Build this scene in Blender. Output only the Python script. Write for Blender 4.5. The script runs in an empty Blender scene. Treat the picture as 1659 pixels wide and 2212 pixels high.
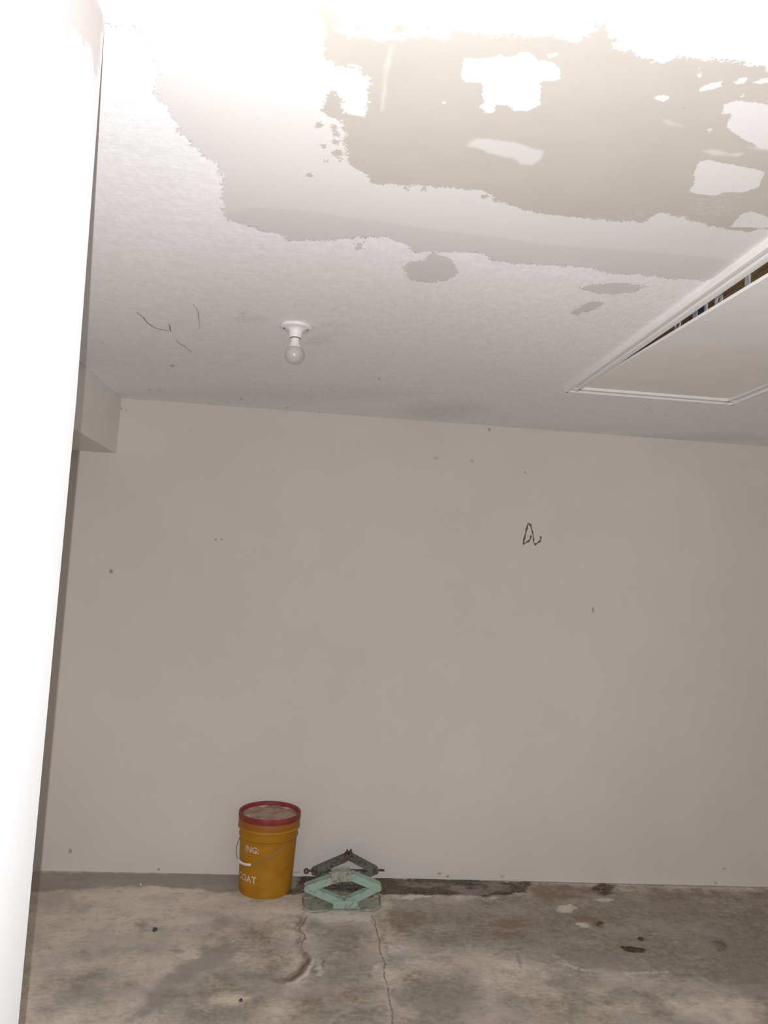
import bpy, bmesh, math, random
import numpy as np
from mathutils import Vector, Matrix, noise as mnoise

random.seed(4)
S = bpy.context.scene
COL = S.collection

# ------------------------------------------------------------------ camera
W, H = 1659.0, 2212.0
FPX, YAW, PITCH, ROLL, EYE = 1597.8, 0.0840167, 0.0834070, 0.0569793, 1.5855
cy_, sy_, cp_, sp_ = math.cos(YAW), math.sin(YAW), math.cos(PITCH), math.sin(PITCH)
FW = Vector((sy_*cp_, cy_*cp_, sp_))
R0 = Vector((cy_, -sy_, 0)); U0 = R0.cross(FW)
RT = math.cos(ROLL)*R0 + math.sin(ROLL)*U0
UP = -math.sin(ROLL)*R0 + math.cos(ROLL)*U0
CAM = Vector((0, 0, EYE))
cd = bpy.data.cameras.new('camera'); cam = bpy.data.objects.new('camera', cd); COL.objects.link(cam)
cd.sensor_fit = 'VERTICAL'; cd.sensor_height = 36.0; cd.lens = FPX/H*36.0; cd.clip_start = 0.02
m = Matrix((RT, UP, -FW)).transposed().to_4x4(); m.translation = CAM
cam.matrix_world = m
S.camera = cam

# ------------------------------------------------------------------ light
S.view_settings.view_transform = 'Standard'; S.view_settings.look = 'None'
S.view_settings.exposure = 0.0; S.view_settings.gamma = 1.0; S.view_settings.use_curve_mapping = False
wd = bpy.data.worlds.new('World'); S.world = wd; wd.use_nodes = True
bg = wd.node_tree.nodes['Background']
bg.inputs['Color'].default_value = (1.0, 0.965, 0.94, 1); bg.inputs['Strength'].default_value = 0.34
# the phone's flash beside the lens: the light this room was photographed with
fl = bpy.data.lights.new('phone_flash', 'SPOT'); fl.energy = 141.0; fl.spot_size = math.radians(118); fl.spot_blend = .36; fl.color = (1.0, 0.99, 1.015)
fl.shadow_soft_size = 0.0022
fl.use_nodes = True                        # off-axis boost added to the flash to brighten the edges of the view
_t = fl.node_tree; _e = _t.nodes['Emission']; _c = _t.nodes.new('ShaderNodeTexCoord'); _x = _t.nodes.new('ShaderNodeSeparateXYZ')
_a = _t.nodes.new('ShaderNodeMath'); _a.operation = 'ABSOLUTE'; _r = _t.nodes.new('ShaderNodeMapRange'); _r.interpolation_type = 'SMOOTHSTEP'
_t.links.new(_c.outputs['Normal'], _x.inputs[0]); _t.links.new(_x.outputs['Z'], _a.inputs[0]); _t.links.new(_a.outputs[0], _r.inputs['Value'])
_r.inputs['From Min'].default_value = math.cos(math.radians(5)); _r.inputs['From Max'].default_value = math.cos(math.radians(25))
_r.inputs['To Min'].default_value = 1.0; _r.inputs['To Max'].default_value = 1.34
_t.links.new(_r.outputs['Result'], _e.inputs['Strength'])
flo = bpy.data.objects.new('phone_flash', fl); COL.objects.link(flo)
fd = FW - 0.06*RT                       # aimed a little left of the view to lift the left side
flo.rotation_euler = fd.to_track_quat('-Z', 'Y').to_euler(); flo.location = CAM - 0.0165*RT + 0.006*UP

HC, YB = 2.44, 4.0             # ceiling height, back wall

# ------------------------------------------------------------------ pixel <-> room planes
def ray(px, py):
    return FW + RT*((px-W/2)/FPX) - UP*((py-H/2)/FPX)
def at_z(px, py, z):
    d = ray(px, py); return CAM + d*((z-EYE)/d.z)
def at_y(px, py, y):
    d = ray(px, py); return CAM + d*(y/d.y)
def at_x(px, py, x):
    d = ray(px, py); return CAM + d*(x/d.x)
def cpoly(pts): return np.array([at_z(x, y, HC)[:2] for x, y in pts])
def fpoly(pts): return np.array([at_z(x, y, 0)[:2] for x, y in pts])
def wpoly(pts): return np.array([(lambda p: (p.x, p.z))(at_y(x, y, YB)) for x, y in pts])

# ------------------------------------------------------------------ fields
def sdf_poly(P, X, Y):
    d2 = np.full(X.shape, 1e9); ins = np.zeros(X.shape, bool)
    n = len(P)
    for i in range(n):
        ax, ay = P[i]; bx, by = P[(i+1) % n]
        ex, ey = bx-ax, by-ay; L = ex*ex+ey*ey+1e-12
        t = np.clip(((X-ax)*ex+(Y-ay)*ey)/L, 0, 1)
        d2 = np.minimum(d2, (X-ax-t*ex)**2+(Y-ay-t*ey)**2)
        if by != ay:
            c = ((ay > Y) != (by > Y)) & (X < ex*(Y-ay)/(by-ay)+ax)
            ins ^= c
    d = np.sqrt(d2)
    return np.where(ins, -d, d)
def dist_line(P, X, Y):
    d2 = np.full(X.shape, 1e9)
    for i in range(len(P)-1):
        ax, ay = P[i]; bx, by = P[i+1]
        ex, ey = bx-ax, by-ay; L = ex*ex+ey*ey+1e-12
        t = np.clip(((X-ax)*ex+(Y-ay)*ey)/L, 0, 1)
        d2 = np.minimum(d2, (X-ax-t*ex)**2+(Y-ay-t*ey)**2)
    return np.sqrt(d2)
def near(P, X, Y, pad):
    return (X > P[:,0].min()-pad) & (X < P[:,0].max()+pad) & (Y > P[:,1].min()-pad) & (Y < P[:,1].max()+pad)
def union(field, P, X, Y, pad=0.3):
    k = near(P, X, Y, pad)
    field[k] = np.minimum(field[k], sdf_poly(P, X[k], Y[k]))
def soft(field, P, X, Y, w, amt=1.0):          # soft 0..1 blob with its own outline
    k = near(P, X, Y, w*1.5)
    s = np.clip(0.5-sdf_poly(P, X[k], Y[k])/(2*w), 0, 1); s = s*s*(3-2*s)
    field[k] = np.maximum(field[k], amt*s)
def line(field, P, X, Y, w, amt=1.0):
    k = near(P, X, Y, w*2)
    s = np.clip(1-dist_line(P, X[k], Y[k])/w, 0, 1)
    field[k] = np.maximum(field[k], amt*s)
def ell(cx, cy, rx, ry, n=14, a=0.0):
    ca, sa = math.cos(a), math.sin(a)
    return [(cx+rx*math.cos(2*math.pi*i/n)*ca-ry*math.sin(2*math.pi*i/n)*sa,
             cy+rx*math.cos(2*math.pi*i/n)*sa+ry*math.sin(2*math.pi*i/n)*ca) for i in range(n)]

# ------------------------------------------------------------------ node helper
class NT:
    def __init__(s, name):
        s.m = bpy.data.materials.new(name); s.m.use_nodes = True
        s.t = s.m.node_tree; s.b = s.t.nodes['Principled BSDF']
    def n(s, typ, **kw):
        nd = s.t.nodes.new(typ)
        for k, v in kw.items(): setattr(nd, k, v)
        return nd
    def link(s, a, b): s.t.links.new(a, b)
    def put(s, sock, v):
        if hasattr(v, 'is_output'): s.link(v, sock)
        elif isinstance(v, tuple): sock.default_value = v if len(v) == 4 or len(sock.default_value) == 3 else (*v, 1)
        else: sock.default_value = v
    def coord(s): return s.n('ShaderNodeTexCoord').outputs['Object']
    def noise(s, scale, detail=4, rough=.55, stretch=None, vec=None):
        v = vec or s.coord()
        if stretch:
            mp = s.n('ShaderNodeMapping'); s.link(v, mp.inputs['Vector']); mp.inputs['Scale'].default_value = stretch; v = mp.outputs[0]
        nd = s.n('ShaderNodeTexNoise'); s.link(v, nd.inputs['Vector'])
        nd.inputs['Scale'].default_value = scale; nd.inputs['Detail'].default_value = detail; nd.inputs['Roughness'].default_value = rough
        return nd.outputs['Fac']
    def math(s, op, a, b=0.0, c=None):
        nd = s.n('ShaderNodeMath', operation=op)
        s.put(nd.inputs[0], a); s.put(nd.inputs[1], b)
        if c is not None: s.put(nd.inputs[2], c)
        return nd.outputs[0]
    def attr(s, name): return s.n('ShaderNodeAttribute', attribute_name=name).outputs['Fac']
    def remap(s, v, a, b, c=0.0, d=1.0, smooth=True):
        nd = s.n('ShaderNodeMapRange'); nd.interpolation_type = 'SMOOTHSTEP' if smooth else 'LINEAR'
        s.put(nd.inputs['Value'], v); nd.inputs['From Min'].default_value = a; nd.inputs['From Max'].default_value = b
        nd.inputs['To Min'].default_value = c; nd.inputs['To Max'].default_value = d
        return nd.outputs['Result']
    def mix(s, f, a, b, mode='MIX'):
        nd = s.n('ShaderNodeMix', data_type='RGBA', blend_type=mode)
        s.put(nd.inputs['Factor'], f); s.put(nd.inputs['A'], a) if False else s.put(nd.inputs[6], a); s.put(nd.inputs[7], b)
        return nd.outputs[2]
    def bump(s, h, strength, dist):
        nd = s.n('ShaderNodeBump'); s.put(nd.inputs['Height'], h); nd.inputs['Strength'].default_value = strength; nd.inputs['Distance'].default_value = dist
        s.link(nd.outputs[0], s.b.inputs['Normal'])
    def done(s, col, rough=.8, spec=.25):
        s.put(s.b.inputs['Base Color'], col); s.put(s.b.inputs['Roughness'], rough)
        s.b.inputs['Specular IOR Level'].default_value = spec
        return s.m
def sdf_mask(t, name, fine=(220, .006), mid=(45, .010), w=.0015, stretch=None):
    v = t.attr(name)
    v = t.math('ADD', v, t.math('MULTIPLY', t.math('SUBTRACT', t.noise(fine[0], 3, .6, stretch), .5), fine[1]*2))
    v = t.math('ADD', v, t.math('MULTIPLY', t.math('SUBTRACT', t.noise(mid[0], 4, .6), .5), mid[1]*2))
    return t.remap(v, -w, w, 1, 0)

def plain(name, col, rough=.6, spec=.4, var=.12, scale=30, metal=0.0, bump=0.0, bscale=200):
    t = NT(name)
    n = t.noise(scale, 5, .6)
    dark = tuple(c*(1-var) for c in col); lite = tuple(min(1, c*(1+var)) for c in col)
    c = t.mix(t.remap(n, .35, .65), (*dark, 1), (*lite, 1))
    t.b.inputs['Metallic'].default_value = metal
    if bump: t.bump(t.noise(bscale, 3), bump, .002)
    return t.done(c, rough, spec)
def worn(name, paint, under, amount=.5, scale=40, rough=.55, spec=.4):
    t = NT(name)
    a = t.noise(scale, 6, .65); b = t.noise(scale*.25, 3)
    k = t.remap(t.math('ADD', t.math('MULTIPLY', a, .65), t.math('MULTIPLY', b, .35)), 1-amount-.03, 1-amount+.05)
    base = t.mix(t.noise(scale*.6, 4), tuple(c*.85 for c in paint)+(1,), tuple(min(1, c*1.12) for c in paint)+(1,))
    t.bump(a, .15, .002)
    return t.done(t.mix(k, base, (*under, 1)), rough, spec)

# ------------------------------------------------------------------ object helpers
def prop(o, label=None, cat=None, group=None, kind=None):
    if label: o['label'] = label
    if cat: o['category'] = cat
    if group: o['group'] = group
    if kind: o['kind'] = kind
    return o
def empty(name, loc, rz=0.0):
    o = bpy.data.objects.new(name, None); COL.objects.link(o); o.location = loc; o.rotation_euler = (0, 0, rz)
    o.empty_display_size = .1
    return o
def mesh(name, verts, faces, mat, parent=None, smooth=False, loc=None):
    me = bpy.data.meshes.new(name); me.from_pydata([tuple(v) for v in verts], [], faces); me.validate(); me.update()
    if mat: me.materials.append(mat)
    if smooth: me.polygons.foreach_set('use_smooth', [True]*len(me.polygons))
    o = bpy.data.objects.new(name, me); COL.objects.link(o)
    if loc is not None: o.location = loc
    if parent: o.parent = parent
    return o
def from_bm(name, bm, mat, parent=None, smooth=False, loc=None, bevel=0.0, seg=2, autos=None):
    bmesh.ops.recalc_face_normals(bm, faces=bm.faces[:])
    if bevel:
        es = [e for e in bm.edges if len(e.link_faces) == 2 and e.calc_face_angle(0) > .5]
        bmesh.ops.bevel(bm, geom=es, offset=bevel, segments=seg, profile=.5, affect='EDGES', clamp_overlap=True)
    me = bpy.data.meshes.new(name); bm.to_mesh(me); bm.free()
    if mat: me.materials.append(mat)
    if smooth: me.polygons.foreach_set('use_smooth', [True]*len(me.polygons))
    if autos is not None:
        me.polygons.foreach_set('use_smooth', [True]*len(me.polygons)); me.set_sharp_from_angle(angle=autos)
    o = bpy.data.objects.new(name, me); COL.objects.link(o)
    if loc is not None: o.location = loc
    if parent: o.parent = parent
    return o
def box(bm, x0, x1, y0, y1, z0, z1):
    v = [bm.verts.new(p) for p in ((x0,y0,z0),(x1,y0,z0),(x1,y1,z0),(x0,y1,z0),(x0,y0,z1),(x1,y0,z1),(x1,y1,z1),(x0,y1,z1))]
    for f in ((0,3,2,1),(4,5,6,7),(0,1,5,4),(1,2,6,5),(2,3,7,6),(3,0,4,7)): bm.faces.new([v[i] for i in f])
    return v
def prism(bm, prof, ax, a, b):
    """profile (2-D list) extruded along axis 'x','y' or 'z' from a to b"""
    def P(u, v, w): return {'x': (w, u, v), 'y': (u, w, v), 'z': (u, v, w)}[ax]
    A = [bm.verts.new(P(u, v, a)) for u, v in prof]; B = [bm.verts.new(P(u, v, b)) for u, v in prof]
    n = len(prof)
    bm.faces.new(A); bm.faces.new(B[::-1])
    for i in range(n): bm.faces.new((A[i], B[i], B[(i+1) % n], A[(i+1) % n]))
def lathe(bm, prof, n=48, closed=True, c=(0, 0, 0)):
    rings = []
    for r, z in prof:
        if r < 1e-6: rings.append([bm.verts.new((c[0], c[1], c[2]+z))])
        else: rings.append([bm.verts.new((c[0]+r*math.cos(2*math.pi*i/n), c[1]+r*math.sin(2*math.pi*i/n), c[2]+z)) for i in range(n)])
    for a, b in zip(rings, rings[1:]):
        for i in range(n):
            j = (i+1) % n
            if len(a) == 1 and len(b) == 1: continue
            if len(a) == 1: bm.faces.new((a[0], b[i], b[j]))
            elif len(b) == 1: bm.faces.new((a[i], b[0], a[j]))
            else: bm.faces.new((a[i], b[i], b[j], a[j]))
def tube(bm, pts, rad, n=8, cap=True):
    pts = [Vector(p) for p in pts]
    rads = rad if isinstance(rad, (list, tuple)) else [rad]*len(pts)
    rings = []; prev = None
    for i, p in enumerate(pts):
        t = (pts[min(i+1, len(pts)-1)]-pts[max(i-1, 0)]).normalized()
        if prev is None:
            a = Vector((0, 0, 1)) if abs(t.z) < .9 else Vector((1, 0, 0))
            u = t.cross(a).normalized()
        else:
            u = (prev-t*prev.dot(t)).normalized()
        prev = u; v = t.cross(u)
        rings.append([bm.verts.new(p+rads[i]*(math.cos(2*math.pi*k/n)*u+math.sin(2*math.pi*k/n)*v)) for k in range(n)])
    for a, b in zip(rings, rings[1:]):
        for k in range(n): bm.faces.new((a[k], a[(k+1) % n], b[(k+1) % n], b[k]))
    if cap: bm.faces.new(rings[0][::-1]); bm.faces.new(rings[-1])
def cyl(bm, p0, p1, r, n=20): tube(bm, [p0, p1], r, n)
def grid_mesh(name, xs, ys, to3, mat, keep=None, extra=None, parent=None):
    """fine grid (numpy) + extra coarse quads; returns object, X, Y of grid verts"""
    X, Y = np.meshgrid(xs, ys); nx, ny = len(xs), len(ys)
    V = to3(X.ravel(), Y.ravel())
    I = np.arange(nx*ny).reshape(ny, nx)
    F = np.stack([I[:-1,:-1], I[:-1,1:], I[1:,1:], I[1:,:-1]], -1).reshape(-1, 4)
    if keep is not None:
        cx = ((X[:-1,:-1]+X[1:,1:])/2).ravel(); cyy = ((Y[:-1,:-1]+Y[1:,1:])/2).ravel()
        F = F[keep(cx, cyy)]
    ev, ef = extra if extra else ([], [])
    if len(ev): V = np.concatenate([V, np.array(ev, float)]); F = np.concatenate([F, np.array(ef)+nx*ny])
    me = bpy.data.meshes.new(name)
    me.vertices.add(len(V)); me.vertices.foreach_set('co', V.astype(np.float32).ravel())
    me.loops.add(len(F)*4); me.loops.foreach_set('vertex_index', F.astype(np.int32).ravel())
    me.polygons.add(len(F)); me.polygons.foreach_set('loop_start', np.arange(0, len(F)*4, 4, dtype=np.int32))
    me.update(calc_edges=True)
    me.materials.append(mat)
    o = bpy.data.objects.new(name, me); COL.objects.link(o)
    if parent: o.parent = parent
    return o, X, Y
def set_attr(o, name, arr, default):
    me = o.data; n = len(me.vertices)
    a = me.attributes.new(name, 'FLOAT', 'POINT')
    full = np.full(n, default, np.float32); full[:arr.size] = arr.ravel()
    a.data.foreach_set('value', full)

# ================================================================== STRUCTURE
XL, XR, YK = -1.62, 4.2, -1.6       # far left wall, right wall, open back of the room
HX0, HX1, HY0, HY1 = 1.085, 1.735, 1.45, 3.045   # attic opening

# ---- ceiling material
t = NT('ceiling_paint')
tan = sdf_mask(t, 'tan', (150, .016), (45, .018), .0012)
skim = sdf_mask(t, 'skim', (150, .022), (38, .022), .002, (1, .5, 1))
band = sdf_mask(t, 'band', (60, .004), (14, .010), .006)
putty = sdf_mask(t, 'putty', (170, .005), (40, .008), .0012)
thin = sdf_mask(t, 'thin', (200, .002), (30, .006), .006)
smear = t.math('MULTIPLY', sdf_mask(t, 'smear', (60, .03), (20, .03), .03), t.remap(t.noise(60, 5, .7, (1, 3, 1)), .48, .60))
dark_marks = t.attr('dark_marks')
br = t.noise(70, 5, .65, (1, .35, 1))
br2 = t.noise(38, 6, .7, (.55, 1, 1))
base = t.mix(t.remap(t.math('ADD', t.math('MULTIPLY', br, .5), t.math('MULTIPLY', br2, .5)), .36, .64), (.875, .87, .872, 1), (.945, .94, .947, 1))
skc = t.mix(t.noise(5, 3), (.715, .690, .672, 1), (.765, .735, .717, 1))
skc = t.mix(t.math('MULTIPLY', band, .55), skc, (.655, .628, .615, 1))
col = t.mix(skim, base, skc)
tanc = t.mix(t.noise(9, 4), (.500, .462, .412, 1), (.550, .510, .460, 1))
col = t.mix(tan, col, tanc)
col = t.mix(t.math('MULTIPLY', smear, .4), col, (.68, .655, .63, 1))
col = t.mix(t.math('MULTIPLY', thin, .75), col, (.70, .68, .66, 1))
col = t.mix(putty, col, (.735, .712, .70, 1))
dn = t.remap(t.math('ADD', dark_marks, t.math('MULTIPLY', t.math('SUBTRACT', t.noise(110, 5, .7, (.6, 1, 1)), .5), .9)), .12, 1.0)
dn = t.math('MULTIPLY', dn, t.remap(dark_marks, .02, .2))
col = t.mix(t.math('MULTIPLY', dn, .62), col, (.30, .27, .245, 1))
hgt = t.math('MULTIPLY', t.math('ADD', br, br2), t.remap(skim, 0, 1, 1, .12))
hgt = t.math('ADD', hgt, t.math('MULTIPLY', putty, .06))
t.bump(hgt, .38, .0035)
M_CEIL = t.done(col, .9, .08)

gx = np.arange(-1.25, 2.75, .0065); gy = np.arange(.78, 4.02, .0065)
x0, x1, y0, y1 = gx[0], gx[-1], gy[0], gy[-1]
ev, ef = [], []
def quad(a, b, c, d, z=HC):
    k = len(ev); ev.extend([(a, c, z), (b, c, z), (b, d, z), (a, d, z)]); ef.append((k, k+1, k+2, k+3))
quad(XL-.1, x0, YK, YB+.1); quad(x1, XR+.1, YK, YB+.1); quad(x0, x1, YK, y0); quad(x0, x1, y1, YB+.1)
zt = HC+.09
for a, b, c, d in ((XL-.1, HX0, YK, YB+.1), (HX1, XR+.1, YK, YB+.1), (HX0, HX1, YK, HY0), (HX0, HX1, HY1, YB+.1)): quad(a, b, c, d, zt)
ceil, X, Y = grid_mesh('ceiling', gx, gy, lambda a, b: np.stack([a, b, np.full(a.shape, HC)], -1), M_CEIL,
    keep=lambda a, b: ~((a > HX0) & (a < HX1) & (b > HY0) & (b < HY1)), extra=(ev, ef))
prop(ceil, 'white patched drywall ceiling with tan bare area and putty', kind='structure')

TAN = [(688,11),(705,18),(730,30),(733,45),(722,58),(735,70),(760,80),(790,82),(830,88),(860,84),(900,82),(940,78),(965,88),(972,64),(1010,68),(1060,78),(1120,78),(1160,78),(1240,88),(1272,78),(1290,62),(1279,54),(1295,48),(1315,60),(1322,75),(1325,92),(1312,105),(1330,102),(1360,108),(1395,125),(1430,136),(1465,125),(1500,125),(1560,132),(1600,134),(1640,143),(1680,155),(1760,170),(1760,505),(1659,494),(1620,500),(1580,497),(1530,488),(1480,472),(1425,458),(1390,480),(1330,478),(1240,470),(1180,464),(1105,445),(1080,436),(1060,420),(1040,412),(960,404),(880,400),(797,397),(800,380),(770,365),(750,350),(745,320),(742,280),(742,245),(793,250),(794,200),(796,163),(782,158),(778,147),(745,143),(720,142),(702,130),(702,95),(699,60),(692,35)]
f = np.full(X.shape, .3)
union(f, cpoly(TAN), X, Y, 2)
union(f, cpoly([(698,222),(715,200),(730,195),(738,215),(745,245),(742,280),(735,265),(720,255),(700,250)]), X, Y)
for cx, cyy, r in ((689,270,6),(698,315,7),(728,332,9),(706,348,5),(670,380,5),(722,275,7),(728,292,7),(726,308,7),(735,345,6),(774,66,5),(868,62,12),(860,64,10),(925,65,4),(880,405,5),(915,407,5),(1045,425,6),(1070,432,6)):
    union(f, cpoly(ell(cx, cyy, r, r*.8, 8)), X, Y, .1)
set_attr(ceil, 'tan', f, .3)
SKIM = [(222,30),(228,52),(262,58),(300,62),(315,70),(325,100),(338,140),(342,165),(330,185),(345,220),(375,250),(388,285),(420,320),(455,345),(475,365),(480,400),(483,430),(480,450),(492,475),(545,492),(605,505),(625,520),(700,520),(760,515),(775,512),(830,512),(860,522),(885,530),(890,545),(950,545),(1000,545),(1040,545),(1060,560),(1110,570),(1210,573),(1270,580),(1310,590),(1410,595),(1460,603),(1560,604),(1800,600),(1900,-160),(200,-160)]
f = np.full(X.shape, .3); union(f, cpoly(SKIM), X, Y, 3)
for P in ([(767,525),(785,522),(786,538),(766,540)],
          [(872,575),(890,565),(925,558),(930,548),(960,552),(985,570),(985,595),(960,607),(920,610),(890,605),(877,590)],
          [(1250,620),(1290,615),(1330,610),(1370,615),(1400,620),(1370,630),(1320,637),(1275,630)],
          [(1230,677),(1255,658),(1290,650),(1305,655),(1280,670),(1245,680)]):
    union(f, cpoly(P), X, Y)
set_attr(ceil, 'skim', f, .3)
f = np.full(X.shape, .3)
union(f, cpoly([(470,470),(545,447),(640,453),(720,465),(800,475),(900,490),(1000,503),(1130,520),(1220,533),(1280,535),(1370,540),(1460,548),(1560,560),(1700,575),(1700,640),(480,640)]), X, Y, 1)
for P in ([(872,575),(925,545),(990,560),(1000,600),(920,620),(870,600)], [(1230,620),(1330,600),(1410,615),(1330,645)], [(1220,680),(1255,650),(1320,645),(1280,680)], [(760,520),(790,520),(790,545),(760,545)]):
    union(f, cpoly(P), X, Y)
set_attr(ceil, 'band', f, .3)
f = np.full(X.shape, .3)
for P in ([(1000,125),(1050,126),(1078,120),(1100,125),(1120,115),(1145,113),(1160,130),(1195,135),(1213,155),(1210,172),(1165,178),(1168,200),(1165,225),(1140,240),(1110,240),(1095,228),(1070,226),(1072,242),(1050,245),(1038,232),(1043,222),(1043,180),(1003,178),(996,160)],
          [(1563,226),(1580,217),(1659,225),(1760,230),(1760,330),(1640,320),(1610,302),(1590,290),(1570,272),(1580,245),(1562,248)],
          [(1505,352),(1530,343),(1560,352),(1610,360),(1652,373),(1635,405),(1605,415),(1565,415),(1545,422),(1505,420),(1487,412),(1497,402),(1500,380)],
          [(1508,194),(1530,180),(1565,174),(1560,187),(1520,197)], [(1572,185),(1590,170),(1615,166),(1612,180)], [(1620,178),(1680,158),(1680,175),(1640,182)],
          [(1412,212),(1430,203),(1447,203),(1443,215),(1432,222)], [(1578,490),(1600,462),(1625,455),(1659,470),(1760,480),(1760,488),(1640,492)],
          [(1180,118),(1200,112),(1212,118),(1190,124)], [(1505,146),(1512,140),(1514,148),(1508,152)], [(1598,208),(1606,197),(1608,210),(1600,214)],
          ell(976,137,4,5,8), ell(959,222,5,4,8), ell(1512,163,5,6,8), ell(1533,281,4,3,8), ell(1311,222,3,4,8)):
    union(f, cpoly(P), X, Y)
set_attr(ceil, 'putty', f, .3)
f = np.full(X.shape, .3)
for P in ([(1007,315),(1030,298),(1070,302),(1115,308),(1150,320),(1172,325),(1172,340),(1150,356),(1125,355),(1110,342),(1070,335),(1035,322)],
          [(1514,325),(1540,322),(1580,332),(1605,330),(1595,338),(1540,335)], [(1432,259),(1475,272),(1474,276),(1432,263)], [(846,98),(850,98),(836,150),(828,240),(824,240),(832,148)], [(1605,315),(1659,320),(1720,330),(1650,326)]):
    union(f, cpoly(P), X, Y)
set_attr(ceil, 'thin', f, .3)
f = np.full(X.shape, .3); union(f, cpoly([(1495,425),(1560,415),(1600,425),(1595,450),(1540,475),(1490,465)]), X, Y)
union(f, cpoly([(1270,470),(1330,466),(1390,455),(1380,478),(1300,478)]), X, Y)
set_attr(ceil, 'smear', f, .3)
f = np.zeros(X.shape)
for cx, cyy, rx, ry, a in ((540,690,45,10,.42),(525,680,14,8,.5),(720,702,45,9,.40),(725,715,25,16,.34),(690,735,40,14,.36),(640,850,330,28,.34),(960,885,120,26,.42),(300,850,90,14,.40),(1500,945,200,14,.42),
                           (1300,925,240,14,.30),(385,700,90,45,.20),(900,700,300,90,.14)):
    soft(f, cpoly(ell(cx, cyy, rx, ry, 20)), X, Y, .22 if rx > 80 else .06, a)  # broad soft ellipses, darker along the wall joint and round the lamp
for cx, cyy, r in ((819,818,4),(488,555,3),(1479,233,4),(1431,312,4),(525,678,4),(720,667,3),(324,842,3),(345,841,3),(522,862,4),(372,790,5),(222,740,3),(1125,95,3),(620,880,3),(690,893,4)):
    soft(f, cpoly(ell(cx, cyy, r, r*.7, 8)), X, Y, .006, .75)
set_attr(ceil, 'dark_marks', f, 0)

# ---- back wall
t = NT('wall_back_paint')
n1 = t.noise(3.0, 4, .6); n2 = t.noise(60, 4, .6)
col = t.mix(t.remap(n1, .35, .65), (.705, .660, .612, 1), (.725, .678, .628, 1))
sm = t.attr('smudge')
k = t.remap(t.math('ADD', sm, t.math('MULTIPLY', t.math('SUBTRACT', t.noise(120, 5, .7), .5), .7)), .3, .9)
k = t.math('MULTIPLY', k, t.remap(sm, .03, .2))
col = t.mix(t.math('MULTIPLY', k, .7), col, (.25, .22, .19, 1))
t.bump(n2, .08, .002)
M_BACK = t.done(col, .9, .06)
M_BACK_SIDE = M_BACK
gx = np.append(np.arange(-1.62, XR, .007), XR); gy = np.arange(0, HC, .007); gy = np.append(gy, HC)
ev, ef = [], []
bw = [(XL-.1, YB, 0), (XR+.1, YB, 0), (XR+.1, YB+.1, 0), (XL-.1, YB+.1, 0), (XL-.1, YB, HC), (XR+.1, YB, HC), (XR+.1, YB+.1, HC), (XL-.1, YB+.1, HC)]
ev = bw; ef = [(0,3,2,1), (4,5,6,7), (1,2,6,5), (2,3,7,6), (3,0,4,7)]
wb, X, Y = grid_mesh('wall_back', gx, gy, lambda a, b: np.stack([a, np.full(a.shape, YB), b], -1), M_BACK, extra=(ev, ef))
prop(wb, 'plain off-white back wall of the empty garage', kind='structure')
f = np.zeros(X.shape)
for cx, cyy, rx, ry, a in ((240,1234,4,4,1.5),(152,1838,3,5,1.3),(466,1165,4,3,.9),(479,1165,4,3,.9),(1281,1318,3,8,.9),(1057,928,3,4,1.1),(262,883,4,3,.9),(271,886,3,2,.9),(942,990,9,4,.6),(1020,996,6,6,.6),(960,985,40,4,.35),(1134,1020,3,3,.9),(590,1018,10,3,.5),(780,970,18,4,.4),(365,1366,14,4,.4),(1135,970,10,8,.25),(343,1878,4,4,.9),(949,1887,6,4,.8),(967,1893,4,3,1.1),(1085,1893,6,4,.7),(1546,1907,4,4,.9),(1565,1877,7,3,.8),(640,1885,12,4,.6),(1060,1640,20,4,.3),(880,1870,5,3,.5),(945,1862,6,3,.5),(1010,1750,6,3,.35),(300,1750,10,4,.35),(760,1560,14,4,.25),(1610,1000,4,26,.32),(1230,1510,6,4,.3),(540,1480,8,6,.3)):
    soft(f, wpoly(ell(cx, cyy, rx, ry, 10)), X, Y, .007, a)
soft(f, wpoly([(860,1888),(1000,1893),(1140,1899),(1140,1906),(860,1900)]), X, Y, .012, .42)
soft(f, wpoly([(430,1880),(520,1882),(520,1890),(430,1890)]), X, Y, .012, .40)
set_attr(wb, 'smudge', f, 0)
# hand-drawn charcoal scribble on the wall
M_CHAR = plain('charcoal', (.17, .15, .14), .9, .1, .45, 300)
SC = [(800,520),(793,580),(760,632),(700,665),(648,692),(652,650),(680,540),(705,430),(730,330),(748,292),(766,285),(790,312),(812,385),(836,480),(850,580),(856,650),(880,706),(930,672),(980,635),(1000,580),(992,540)]
P = [at_y(1060+x/9.217, 1100+y/9.217, YB) for x, y in SC]
pts = []
for i in range(len(P)-1):
    for k in range(4):
        a, b = P[i], P[i+1]; pts.append(a.lerp(b, k/4))
pts.append(P[-1])
bm = bmesh.new()
vs = []
for i, p in enumerate(pts):
    d = (pts[min(i+1, len(pts)-1)]-pts[max(i-1, 0)]); d.y = 0; d.normalize(); nrm = Vector((-d.z, 0, d.x))
    w = .0046*(1+.35*math.sin(i*.9)) * (.72 if 48 < i < 64 else 1)
    row = [bm.verts.new((p+nrm*w*s_)[:1]+(YB-.0003-(.0008 if abs(s_) < .5 else 0),)+(p+nrm*w*s_)[2:]) for s_ in (-1, -.45, .45, 1)]
    vs.append(row)
for a, b in zip(vs, vs[1:]):
    for k in range(3): bm.faces.new((a[k], a[k+1], b[k+1], b[k]))
o = from_bm('charcoal_scribble', bm, M_CHAR, wb); o['label'] = 'dark hand-drawn squiggle like a letter A'

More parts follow.
